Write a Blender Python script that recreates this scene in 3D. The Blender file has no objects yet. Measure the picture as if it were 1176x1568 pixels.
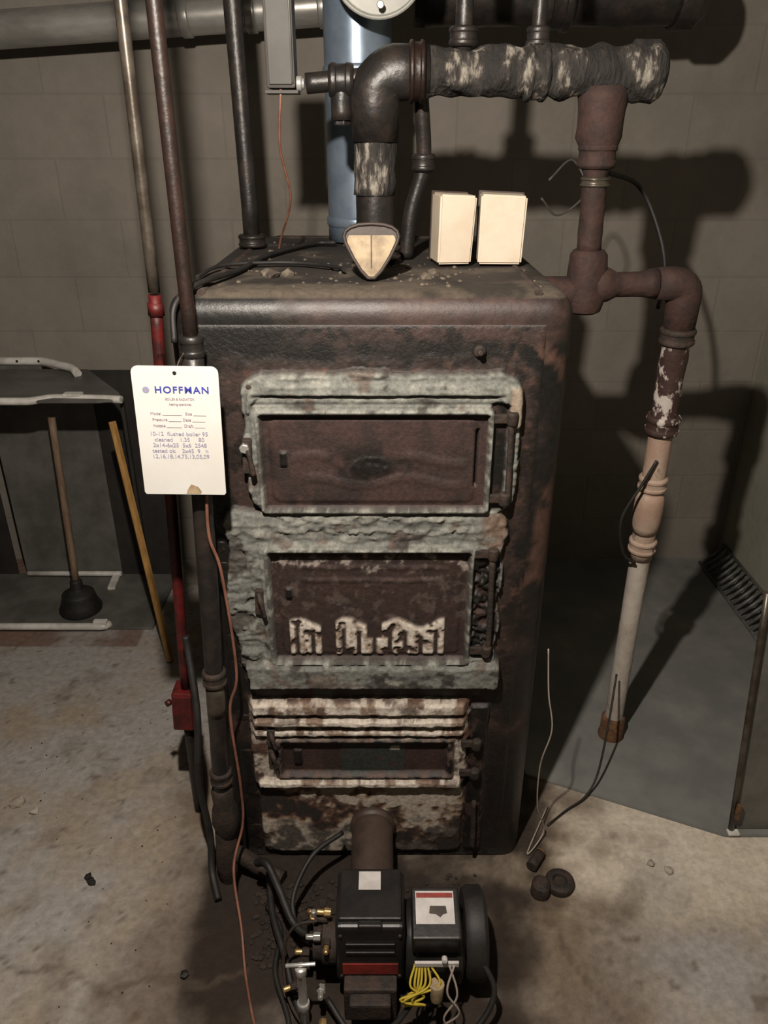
import bpy, bmesh, math, random
from mathutils import Vector, noise, Matrix
random.seed(7)
S=bpy.context.scene
try:
    S.view_settings.view_transform='Standard'
    S.view_settings.look='None'
except Exception as e: print(e)
COL=S.collection
K=.58   # overall albedo scale (lowered to cut bounce light and deepen the shadows)

# ------------------------------------------------------------ materials
def _nt(name):
    m=bpy.data.materials.new(name); m.use_nodes=True
    nt=m.node_tree; b=nt.nodes['Principled BSDF']; return m,nt,b
def mat(name,c1,c2=None,scale=12,rough=.6,metal=0,bump=.15,lo=.4,hi=.6,c3=None,detail=8,bscale=None,spec=.4,stretch=(1,1,1),bdist=.004):
    m,nt,b=_nt(name); L=nt.links
    if c2 is None: c2=tuple(c*.75 for c in c1)
    if metal<.6:
        c1=tuple(c*K for c in c1); c2=tuple(c*K for c in c2)
        if c3: c3=tuple(c*K for c in c3)
    tc=nt.nodes.new('ShaderNodeTexCoord'); mp=nt.nodes.new('ShaderNodeMapping'); mp.inputs['Scale'].default_value=stretch
    L.new(tc.outputs['Object'],mp.inputs['Vector'])
    n=nt.nodes.new('ShaderNodeTexNoise'); n.inputs['Scale'].default_value=scale; n.inputs['Detail'].default_value=detail; n.inputs['Roughness'].default_value=.65
    L.new(mp.outputs[0],n.inputs['Vector'])
    r=nt.nodes.new('ShaderNodeValToRGB'); L.new(n.outputs['Fac'],r.inputs[0])
    e=r.color_ramp.elements; e[0].position=lo; e[0].color=(*c1,1); e[1].position=hi; e[1].color=(*c2,1)
    if c3:
        x=r.color_ramp.elements.new(min(.99,hi+.08)); x.color=(*c3,1)
    L.new(r.outputs[0],b.inputs['Base Color'])
    b.inputs['Roughness'].default_value=rough; b.inputs['Metallic'].default_value=metal
    b.inputs['Specular IOR Level'].default_value=spec
    if bump:
        n2=nt.nodes.new('ShaderNodeTexNoise'); n2.inputs['Scale'].default_value=bscale or scale*4; n2.inputs['Detail'].default_value=6
        L.new(mp.outputs[0],n2.inputs['Vector'])
        bp=nt.nodes.new('ShaderNodeBump'); bp.inputs['Strength'].default_value=bump; bp.inputs['Distance'].default_value=bdist
        L.new(n2.outputs['Fac'],bp.inputs['Height']); L.new(bp.outputs[0],b.inputs['Normal'])
    return m
def vcmat(name,scale=60,bump=.4,bdist=.003,vlo=.6,vhi=1.35,spec=.4):
    m,nt,b=_nt(name); L=nt.links
    a=nt.nodes.new('ShaderNodeAttribute'); a.attribute_name='Col'
    tc=nt.nodes.new('ShaderNodeTexCoord')
    n=nt.nodes.new('ShaderNodeTexNoise'); n.inputs['Scale'].default_value=scale; n.inputs['Detail'].default_value=9; n.inputs['Roughness'].default_value=.7
    L.new(tc.outputs['Object'],n.inputs['Vector'])
    mr=nt.nodes.new('ShaderNodeMapRange'); mr.inputs[1].default_value=.3; mr.inputs[2].default_value=.7; mr.inputs[3].default_value=vlo*K; mr.inputs[4].default_value=vhi*K
    L.new(n.outputs['Fac'],mr.inputs[0])
    mx=nt.nodes.new('ShaderNodeVectorMath'); mx.operation='SCALE'
    L.new(a.outputs['Color'],mx.inputs[0]); L.new(mr.outputs[0],mx.inputs['Scale'])
    L.new(mx.outputs[0],b.inputs['Base Color']); L.new(a.outputs['Alpha'],b.inputs['Roughness'])
    b.inputs['Specular IOR Level'].default_value=spec
    bp=nt.nodes.new('ShaderNodeBump'); bp.inputs['Strength'].default_value=bump; bp.inputs['Distance'].default_value=bdist
    L.new(n.outputs['Fac'],bp.inputs['Height']); L.new(bp.outputs[0],b.inputs['Normal'])
    return m

M={}
M['galv']=mat('galvanized',(.62,.60,.56),(.40,.39,.36),scale=9,rough=.33,metal=.5,bump=.05,stretch=(.4,1,1))
M['flue']=mat('flue_galvanized',(.32,.40,.50),(.22,.29,.38),scale=9,rough=.33,metal=.5,bump=.05)
M['blackpipe']=mat('black_iron',(.018,.016,.015),(.045,.032,.026),scale=20,rough=.42,bump=.3,lo=.45,hi=.7)
M['brownpipe']=mat('brown_iron',(.016,.010,.008),(.032,.016,.012),scale=25,rough=.45,bump=.25,lo=.4,hi=.65,spec=.3)
M['greypipe']=mat('grey_conduit',(.14,.12,.095),(.07,.055,.04),scale=15,rough=.35,metal=.4,bump=.1)
M['rustpipe']=mat('rust_iron',(.034,.018,.015),(.065,.030,.022),scale=22,rough=.8,bump=.5,c3=(.03,.018,.016))
M['red']=mat('red_paint',(.14,.011,.010),(.05,.009,.008),scale=25,rough=.5,bump=.2)
M['insul']=mat('pipe_insulation',(.020,.018,.016),(.05,.042,.036),scale=20,rough=.85,bump=1.0,lo=.45,hi=.55,c3=(.34,.31,.26),bdist=.008,stretch=(1.6,1,.55))
M['peel']=mat('peeling_paint',(.05,.022,.018),(.62,.55,.50),scale=20,rough=.7,bump=.7,lo=.49,hi=.53,bdist=.004,stretch=(1,1,.7))
M['tanpipe']=mat('tan_paint',(.46,.31,.23),(.56,.43,.34),scale=15,rough=.65,bump=.5,lo=.42,hi=.62,c3=(.18,.09,.055),stretch=(1,1,.6))
M['whitepipe']=mat('white_paint',(.66,.60,.53),(.54,.46,.39),scale=17,rough=.6,bump=.5,lo=.42,hi=.645,c3=(.17,.09,.055),stretch=(1,1,.6))
M['rustfoot']=mat('rust_foot',(.24,.12,.055),(.13,.06,.03),scale=40,rough=.9,bump=.6)
M['card']=mat('tag_card',(.80,.79,.76),(.72,.69,.63),scale=6,rough=.6,bump=.0,lo=.4,hi=.75)
M['ink']=mat('blue_ink',(.05,.06,.45),(.04,.05,.35),scale=9,bump=0)
M['pink']=mat('pink_ink',(.48,.36,.42),(.42,.32,.38),scale=9,bump=0)
M['pen']=mat('pen_ink',(.42,.40,.54),(.34,.32,.46),scale=9,bump=0)
M['plastic']=mat('cream_plastic',(.84,.73,.58),(.76,.63,.48),scale=8,rough=.5,bump=.03)
M['plasticdark']=mat('brown_plastic',(.085,.055,.042),(.045,.032,.026),scale=14,rough=.55,bump=.15)
M['gcase']=mat('gauge_case',(.035,.025,.02),(.06,.04,.03),scale=20,rough=.6,bump=.2)
M['gface']=mat('gauge_face',(.50,.38,.23),(.26,.185,.11),scale=24,rough=.6,bump=.1)
M['black']=mat('black_enamel',(.012,.012,.012),(.024,.02,.018),scale=15,rough=.4,bump=.15)
M['rubber']=mat('black_rubber',(.012,.011,.010),(.025,.022,.02),scale=20,rough=.6,bump=.15)
M['castiron']=mat('cast_iron_dirty',(.022,.017,.014),(.06,.036,.026),scale=30,rough=.75,bump=.6)
M['brass']=mat('brass',(.62,.42,.18),(.30,.2,.09),scale=25,rough=.4,metal=.8,bump=.1)
M['copperwire']=mat('copper_insulation',(.34,.15,.10),(.2,.08,.05),scale=18,rough=.5,bump=.05)
M['chrome']=mat('chrome',(.75,.74,.72),(.5,.49,.47),scale=20,rough=.25,metal=.7,bump=.03)
M['yellow']=mat('yellow_wire',(.80,.60,.06),(.6,.45,.04),scale=12,bump=0)
M['whitewire']=mat('white_wire',(.55,.48,.42),(.4,.33,.28),scale=12,bump=0)
M['greywire']=mat('grey_wire',(.12,.11,.10),(.08,.07,.06),scale=12,bump=0)
M['label']=mat('white_label',(.78,.74,.72),(.62,.58,.56),scale=20,rough=.5,bump=0)
M['redlabel']=mat('red_label',(.38,.035,.022),(.20,.025,.02),scale=30,rough=.5,bump=0)
M['wood']=mat('pale_wood',(.30,.21,.14),(.20,.13,.08),scale=20,rough=.6,bump=.1,stretch=(4,4,.5))
M['ywood']=mat('yellow_wood',(.56,.31,.09),(.40,.21,.06),scale=20,rough=.55,bump=.1,stretch=(4,4,.5))
M['sheet']=mat('grey_sheet',(.22,.215,.195),(.14,.135,.12),scale=6,rough=.5,metal=.2,bump=.08)
M['boxgrey']=mat('box_grey',(.085,.08,.07),(.06,.055,.05),scale=8,rough=.6,bump=.05)
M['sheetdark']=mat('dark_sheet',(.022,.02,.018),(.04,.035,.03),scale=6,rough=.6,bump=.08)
M['whiteedge']=mat('white_edge',(.95,.92,.86),(.68,.65,.6),scale=16,rough=.5,bump=.1)
M['debris']=mat('debris',(.20,.165,.125),(.06,.045,.035),scale=30,rough=.9,bump=.5)
M['rubble']=mat('rubble',(.05,.034,.024),(.02,.015,.012),scale=30,rough=.9,bump=.5)
M['chip']=mat('plaster_chip',(.62,.57,.5),(.4,.35,.28),scale=30,rough=.9,bump=.4)
M['mat']=mat('grey_painted_sheet',(.22,.225,.215),(.29,.29,.27),scale=5,rough=.65,bump=.2,c3=(.35,.34,.31),bscale=40)
M['flex']=mat('grate_metal',(.24,.24,.23),(.14,.14,.13),scale=20,rough=.45,metal=.2,bump=.1)
M['ceil']=mat('ceiling_paint',(.10,.09,.075),(.07,.06,.05),scale=4,rough=.9,bump=.2)
M['bowl']=mat('pale_metal',(.42,.42,.38),(.32,.32,.29),scale=8,rough=.5,metal=.2,bump=.05)

def wallmat(name,c1,c2,bw=.40,bh=.20,mort=.35):
    m,nt,b=_nt(name); L=nt.links
    c1=tuple(c*K for c in c1); c2=tuple(c*K for c in c2)
    tc=nt.nodes.new('ShaderNodeTexCoord'); sp=nt.nodes.new('ShaderNodeSeparateXYZ'); cb=nt.nodes.new('ShaderNodeCombineXYZ')
    L.new(tc.outputs['Object'],sp.inputs[0])
    ad=nt.nodes.new('ShaderNodeMath'); ad.operation='ADD'; L.new(sp.outputs[0],ad.inputs[0]); L.new(sp.outputs[1],ad.inputs[1])
    L.new(ad.outputs[0],cb.inputs[0]); L.new(sp.outputs[2],cb.inputs[1])
    br=nt.nodes.new('ShaderNodeTexBrick'); br.inputs['Scale'].default_value=1; br.inputs['Brick Width'].default_value=bw; br.inputs['Row Height'].default_value=bh
    br.inputs['Mortar Size'].default_value=.006; br.inputs['Mortar Smooth'].default_value=.8
    br.inputs['Color1'].default_value=(1,1,1,1); br.inputs['Color2'].default_value=(.95,.95,.95,1); br.inputs['Mortar'].default_value=(1-mort*.3,)*3+(1,)
    L.new(cb.outputs[0],br.inputs['Vector'])
    n=nt.nodes.new('ShaderNodeTexNoise'); n.inputs['Scale'].default_value=1.8; n.inputs['Detail'].default_value=10; n.inputs['Roughness'].default_value=.7
    L.new(tc.outputs['Object'],n.inputs['Vector'])
    r=nt.nodes.new('ShaderNodeValToRGB'); e=r.color_ramp.elements; e[0].position=.35; e[0].color=(*c1,1); e[1].position=.68; e[1].color=(*c2,1)
    L.new(n.outputs['Fac'],r.inputs[0])
    mx=nt.nodes.new('ShaderNodeMix'); mx.data_type='RGBA'; mx.blend_type='MULTIPLY'; mx.inputs[0].default_value=1
    L.new(r.outputs[0],mx.inputs[6]); L.new(br.outputs['Color'],mx.inputs[7]); L.new(mx.outputs[2],b.inputs['Base Color'])
    b.inputs['Roughness'].default_value=.9; b.inputs['Specular IOR Level'].default_value=.2
    n2=nt.nodes.new('ShaderNodeTexNoise'); n2.inputs['Scale'].default_value=28; n2.inputs['Detail'].default_value=9; L.new(tc.outputs['Object'],n2.inputs['Vector'])
    s=nt.nodes.new('ShaderNodeMath'); s.operation='MULTIPLY_ADD'; s.inputs[1].default_value=.8
    L.new(n2.outputs['Fac'],s.inputs[0]); 
    s2=nt.nodes.new('ShaderNodeMath'); s2.operation='MULTIPLY'; s2.inputs[1].default_value=-mort*.7; L.new(br.outputs['Fac'],s2.inputs[0]); L.new(s2.outputs[0],s.inputs[2])
    bp=nt.nodes.new('ShaderNodeBump'); bp.inputs['Strength'].default_value=.5; bp.inputs['Distance'].default_value=.006
    L.new(s.outputs[0],bp.inputs['Height']); L.new(bp.outputs[0],b.inputs['Normal'])
    return m

# ------------------------------------------------------------ mesh helpers
def empty(name):
    e=bpy.data.objects.new(name,None); COL.objects.link(e); e.empty_display_size=.05; return e
def add(name,verts,faces,m,parent=None,smooth=True):
    me=bpy.data.meshes.new(name); me.from_pydata(verts,[],faces); me.update()
    if smooth:
        for p in me.polygons: p.use_smooth=True
    if m is not None: me.materials.append(m)
    o=bpy.data.objects.new(name,me); COL.objects.link(o)
    if parent: o.parent=parent
    return o
def frames(pts):
    pts=[Vector(p) for p in pts]; T=[]
    for i in range(len(pts)):
        a=pts[max(0,i-1)]; b=pts[min(len(pts)-1,i+1)]
        d=(b-a); T.append(d.normalized() if d.length>1e-9 else Vector((0,0,1)))
    up=Vector((0,0,1)) if abs(T[0].z)<.9 else Vector((1,0,0))
    n=(up-T[0]*up.dot(T[0])).normalized(); out=[]
    for t in T:
        n=n-t*n.dot(t)
        if n.length<1e-6: n=t.orthogonal()
        n.normalize(); out.append((n,t.cross(n)))
    return pts,out
def tube(name,pts,r,m,parent=None,seg=16,caps=True,wob=0,smooth=True):
    pts,fr=frames(pts)
    if not isinstance(r,(list,tuple)): r=[r]*len(pts)
    V=[];F=[]
    for i,(p,(n,b)) in enumerate(zip(pts,fr)):
        for k in range(seg):
            a=2*math.pi*k/seg
            d=n*math.cos(a)+b*math.sin(a); rr=r[i]
            q=p+d*rr
            if wob: q=p+d*rr*(1+wob*noise.noise(q*28))
            V.append(q)
    for i in range(len(pts)-1):
        for k in range(seg):
            k2=(k+1)%seg
            F.append((i*seg+k,i*seg+k2,(i+1)*seg+k2,(i+1)*seg+k))
    if caps:
        F.append(tuple(range(seg))[::-1]); F.append(tuple(range((len(pts)-1)*seg,len(pts)*seg)))
    o=add(name,V,F,m,parent,smooth)
    me=o.data
    if caps:
        me.polygons[-1].use_smooth=False; me.polygons[-2].use_smooth=False
    return o
def line(a,b,n):
    a=Vector(a);b=Vector(b); return [a.lerp(b,i/n) for i in range(n+1)]
def rounded(pts,rad=.04,n=6):
    pts=[Vector(p) for p in pts]; out=[pts[0]]
    for i in range(1,len(pts)-1):
        p=pts[i]; a=pts[i-1]-p; b=pts[i+1]-p
        r=min(rad,a.length*.48,b.length*.48); A=p+a.normalized()*r; B=p+b.normalized()*r
        for k in range(n+1):
            t=k/n; out.append(A*(1-t)**2+p*2*t*(1-t)+B*t*t)
    out.append(pts[-1]); return out
def spline(pts,n=8):
    P=[Vector(p) for p in pts]; P=[P[0]*2-P[1]]+P+[P[-1]*2-P[-2]]; out=[]
    for i in range(1,len(P)-2):
        for k in range(n):
            t=k/n
            out.append(.5*((2*P[i])+(P[i+1]-P[i-1])*t+(2*P[i-1]-5*P[i]+4*P[i+1]-P[i+2])*t*t+(3*P[i]-P[i-1]-3*P[i+1]+P[i+2])*t**3))
    out.append(P[-2]); return out
def wire(name,pts,r,m,parent=None,n=8): return tube(name,spline(pts,n),r,m,parent,seg=8)
def lathe(name,a,d,prof,m,parent=None,seg=24,wob=0):
    a=Vector(a); d=Vector(d).normalized(); 
    n=d.orthogonal().normalized(); b=d.cross(n); V=[];F=[]
    for s,r in prof:
        for k in range(seg):
            t=2*math.pi*k/seg; q=a+d*s+(n*math.cos(t)+b*math.sin(t))*r
            if wob: q=a+d*s+(n*math.cos(t)+b*math.sin(t))*r*(1+wob*noise.noise(q*30))
            V.append(q)
    for i in range(len(prof)-1):
        for k in range(seg):
            k2=(k+1)%seg; F.append((i*seg+k,i*seg+k2,(i+1)*seg+k2,(i+1)*seg+k))
    F.append(tuple(range(seg))[::-1]); F.append(tuple(range((len(prof)-1)*seg,len(prof)*seg)))
    o=add(name,V,F,m,parent,False)
    mod=o.modifiers.new('b','BEVEL'); mod.width=.0015; mod.segments=2; mod.limit_method='ANGLE'; mod.angle_limit=.6
    for p in o.data.polygons[:-2]: p.use_smooth=True
    return o
def collar(name,c,d,r,w,m,parent=None):
    d=Vector(d).normalized(); a=Vector(c)-d*w/2
    return lathe(name,a,d,[(0,r*.86),(.12*w,r),(.3*w,r),(.32*w,r*.93),(.68*w,r*.93),(.7*w,r),(.88*w,r),(w,r*.86)],m,parent)
def hexnut(name,c,d,r,w,m,parent=None):
    d=Vector(d).normalized(); a=Vector(c)-d*w/2
    o=lathe(name,a,d,[(0,r*.9),(.1*w,r),(.9*w,r),(w,r*.9)],m,parent,seg=6)
    for p in o.data.polygons: p.use_smooth=False
    return o
def box(name,c,s,m,parent=None,rot=(0,0,0),bev=.003,seg=2):
    bm=bmesh.new(); bmesh.ops.create_cube(bm,size=1)
    for v in bm.verts: v.co=Vector((v.co.x*s[0],v.co.y*s[1],v.co.z*s[2]))
    if bev: bmesh.ops.bevel(bm,geom=bm.edges[:],offset=min(bev,min(s)*.45),segments=seg,affect='EDGES',profile=.6)
    me=bpy.data.meshes.new(name); bm.to_mesh(me); bm.free(); me.materials.append(m)
    o=bpy.data.objects.new(name,me); COL.objects.link(o); o.location=c; o.rotation_euler=rot
    if parent: o.parent=parent
    return o
def prism(name,outline,axis_fn,m,parent=None,bev=.002):
    n=len(outline); V=[axis_fn(p,0) for p in outline]+[axis_fn(p,1) for p in outline]
    F=[tuple(range(n)),tuple(range(2*n-1,n-1,-1))]+[(i,i+n,(i+1)%n+n,(i+1)%n) for i in range(n)]
    o=add(name,V,F,m,parent,False)
    bm=bmesh.new(); bm.from_mesh(o.data); bmesh.ops.recalc_face_normals(bm,faces=bm.faces)
    if bev: bmesh.ops.bevel(bm,geom=bm.edges[:],offset=bev,segments=2,affect='EDGES')
    bm.to_mesh(o.data); bm.free(); return o
def setcol(me,cols):
    a=me.color_attributes.new(name='Col',type='FLOAT_COLOR',domain='POINT')
    a.data.foreach_set('color',[x for c in cols for x in c])
def FB(x,y,z,s,o=4):
    v=0;a=.5
    for i in range(o):
        v+=a*noise.noise(Vector((x*s+i*7.3,y*s+3.1*i,z*s))); s*=2.1;a*=.55
    return v
def sm(a,b,x):
    if a==b: return 1.0 if x>=a else 0.0
    t=max(0,min(1,(x-a)/(b-a))); return t*t*(3-2*t)
def mix(a,b,t): return tuple(a[i]*(1-t)+b[i]*t for i in range(len(a)))

# ------------------------------------------------------------ room
YB=1.55; XR=1.46; XL=-2.3; YF=-2.6; ZC=2.4
wm=wallmat('block_wall',(.39,.35,.30),(.27,.245,.21))
wr=wallmat('plaster_wall',(.46,.445,.36),(.32,.31,.25),bw=3,bh=3,mort=0)
wd_=wallmat('dark_block_wall',(.07,.06,.05),(.05,.045,.04))
T=.1
def slab(name,a,b,m):
    a=Vector(a);b=Vector(b); o=box(name,(a+b)/2,b-a,m,bev=0); 
    for v in o.data.vertices: v.co+=o.location
    o.location=(0,0,0); return o
slab('wall_back',(XL-T,YB,0),(XR+T,YB+T,ZC),wm)
slab('wall_right',(XR,YF,0),(XR+T,YB,ZC),wr)
slab('wall_left',(XL-T,YF,0),(XL,YB,ZC),wd_)
slab('wall_front',(XL-T,YF-T,0),(XR+T,YF,ZC),wd_)
slab('ceiling',(XL-T,YF-T,ZC),(XR+T,YB+T,ZC+T),M['ceil'])

def floorcol(x,y):
    f=FB(x,y,0,2.2,5); g=FB(x+9,y,3,9,4); h=FB(x,y+5,1,28,3)
    c=mix((.46,.435,.41),(.43,.355,.27),sm(-.1,.3,f+.25*sm(.1,.6,x)))
    c=mix(c,(.25,.21,.17),.5*sm(.05,.35,g))
    c=mix(c,(.56,.53,.48),.35*sm(.12,.3,h))
    c=mix(c,(.17,.13,.10),.7*sm(.25,.36,h+.3*g))
    if x>.40 and y<.32: c=mix(c,(.92,.82,.68),.8*sm(.0,.1,x-.42+g*.2)*sm(-.30,-.06,y+f*.3))
    if x<-.9 and y>.9: c=mix(c,(.20,.10,.07),.7*sm(-.2,.1,f+.1))
    # old greasy dirt in front of the boiler
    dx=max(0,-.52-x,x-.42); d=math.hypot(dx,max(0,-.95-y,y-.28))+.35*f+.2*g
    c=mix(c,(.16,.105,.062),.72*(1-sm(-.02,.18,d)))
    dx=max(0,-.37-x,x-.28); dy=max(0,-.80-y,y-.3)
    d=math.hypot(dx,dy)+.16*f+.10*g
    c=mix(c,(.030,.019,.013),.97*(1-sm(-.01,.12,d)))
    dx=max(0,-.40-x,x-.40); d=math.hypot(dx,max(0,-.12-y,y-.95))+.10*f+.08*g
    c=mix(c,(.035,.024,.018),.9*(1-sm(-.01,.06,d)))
    cr=abs(x-.55-.12*math.sin(y*5)-.04*g+ .5*(y+.3)); 
    if y<-.05: c=mix(c,(.1,.07,.05),.5*(1-sm(.002,.010,cr)))
    cr2=abs(y+.22-.05*g-.12*math.sin(x*3))
    if x<-.3: c=mix(c,(.12,.09,.06),.6*(1-sm(.002,.010,cr2)))
    return (*c,.75)
nx,ny=340,370; V=[];C=[]
for j in range(ny+1):
    for i in range(nx+1):
        x=XL+(XR-XL)*i/nx; y=YF+(YB-YF)*j/ny
        V.append((x,y,0)); C.append(floorcol(x,y))
F=[(j*(nx+1)+i,j*(nx+1)+i+1,(j+1)*(nx+1)+i+1,(j+1)*(nx+1)+i) for j in range(ny) for i in range(nx)]
fl=add('floor',V,F,vcmat('floor_concrete',45,.5,.004,.72,1.22,.25)); setcol(fl.data,C)

# ------------------------------------------------------------ boiler
boiler=empty('cast_iron_boiler')
X0,X1,Y0,Y1,Z0,Z1=-.397,.349,0,.90,0.0,1.42
BLACK=(.013,.012,.011,.36); DRK=(.025,.017,.014,.5); RUST=(.052,.026,.020,.75); ORUST=(.105,.048,.030,.85)
CEM=(.205,.21,.19,.9); CEMD=(.095,.093,.083,.9); CEML=(.34,.34,.30,.9); DOOR=(.062,.033,.028,.6); DOORD=(.040,.024,.021,.6); WHT=(.78,.70,.61,.9)
def basecol(x,y,z):
    f=FB(x,y,z,6,5); g=FB(x+4,y,z+2,22,4)
    r=f*1.3+g*.8
    bias=-.36+.04*sm(.2,.3,x)
    c=mix(BLACK,DRK,sm(-.3,.25,r+bias+.2)); c=mix(c,RUST,sm(-.05,.2,r+bias))
    k=sm(.27,.31,x)*sm(.02,.12,f+.3*g)*(1-sm(.10,.2,abs(z-.92)))
    c=mix(c,ORUST,.7*k)
    up=sm(1.325,1.345,z+.02*f+.01*g)
    redm=sm(-.20,-.04,x+.25*f)
    c=mix(c,mix((.062,.035,.029,.5),(.038,.025,.022,.45),sm(-.15,.2,r)),up*redm)
    k=(1-sm(.03,.05,abs(z-1.29)))*sm(.2,.26,x+.1*f)*sm(-.05,.1,g+.3*f); c=mix(c,ORUST,.8*k)
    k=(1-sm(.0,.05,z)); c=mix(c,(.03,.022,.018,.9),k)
    if z>Z1-.012 :
        d=FB(x+2,y,1,10,4)
        c=mix(c,(.040,.030,.023,.9),.85); c=mix(c,(.12,.095,.068,.95),.75*sm(0,.25,d+.2*(1-sm(.05,.3,y)))); c=mix(c,(.020,.016,.013,.8),.8*sm(.0,.2,FB(x,y+8,1,7,4)+.15*sm(.3,.6,y)))
    return c
def rbox(name,x0,x1,y0,y1,z0,z1,r,cell,m,parent,colf):
    nxx=round((x1-x0)/cell);nyy=round((y1-y0)/cell);nzz=round((z1-z0)/cell)
    idx={};V=[];C=[];F=[]
    def vid(i,j,k):
        key=(i,j,k)
        if key in idx: return idx[key]
        p=Vector((x0+(x1-x0)*i/nxx,y0+(y1-y0)*j/nyy,z0+(z1-z0)*k/nzz))
        q=Vector((min(max(p.x,x0+r),x1-r),min(max(p.y,y0+r),y1-r),min(max(p.z,z0+.001),z1-r)))
        d=p-q
        p2=q+d.normalized()*r if d.length>1e-9 else p
        if p.z<=z0+1e-6: p2=Vector((p2.x,p2.y,z0)) 
        idx[key]=len(V); V.append(p2); C.append(colf(*p2)); return idx[key]
    for i in range(nxx):
        for k in range(nzz):
            F.append((vid(i,0,k),vid(i+1,0,k),vid(i+1,0,k+1),vid(i,0,k+1)))
            F.append((vid(i,nyy,k),vid(i,nyy,k+1),vid(i+1,nyy,k+1),vid(i+1,nyy,k)))
    for j in range(nyy):
        for k in range(nzz):
            F.append((vid(0,j,k),vid(0,j,k+1),vid(0,j+1,k+1),vid(0,j+1,k)))
            F.append((vid(nxx,j,k),vid(nxx,j+1,k),vid(nxx,j+1,k+1),vid(nxx,j,k+1)))
    for i in range(nxx):
        for j in range(nyy):
            F.append((vid(i,j,nzz),vid(i+1,j,nzz),vid(i+1,j+1,nzz),vid(i,j+1,nzz)))
    o=add(name,V,F,m,parent); setcol(o.data,C); return o
bm_=vcmat('boiler_jacket',70,.35,.003)
rbox('jacket',X0,X1,Y0,Y1,Z0,Z1,.045,.012,bm_,boiler,basecol)

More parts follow.
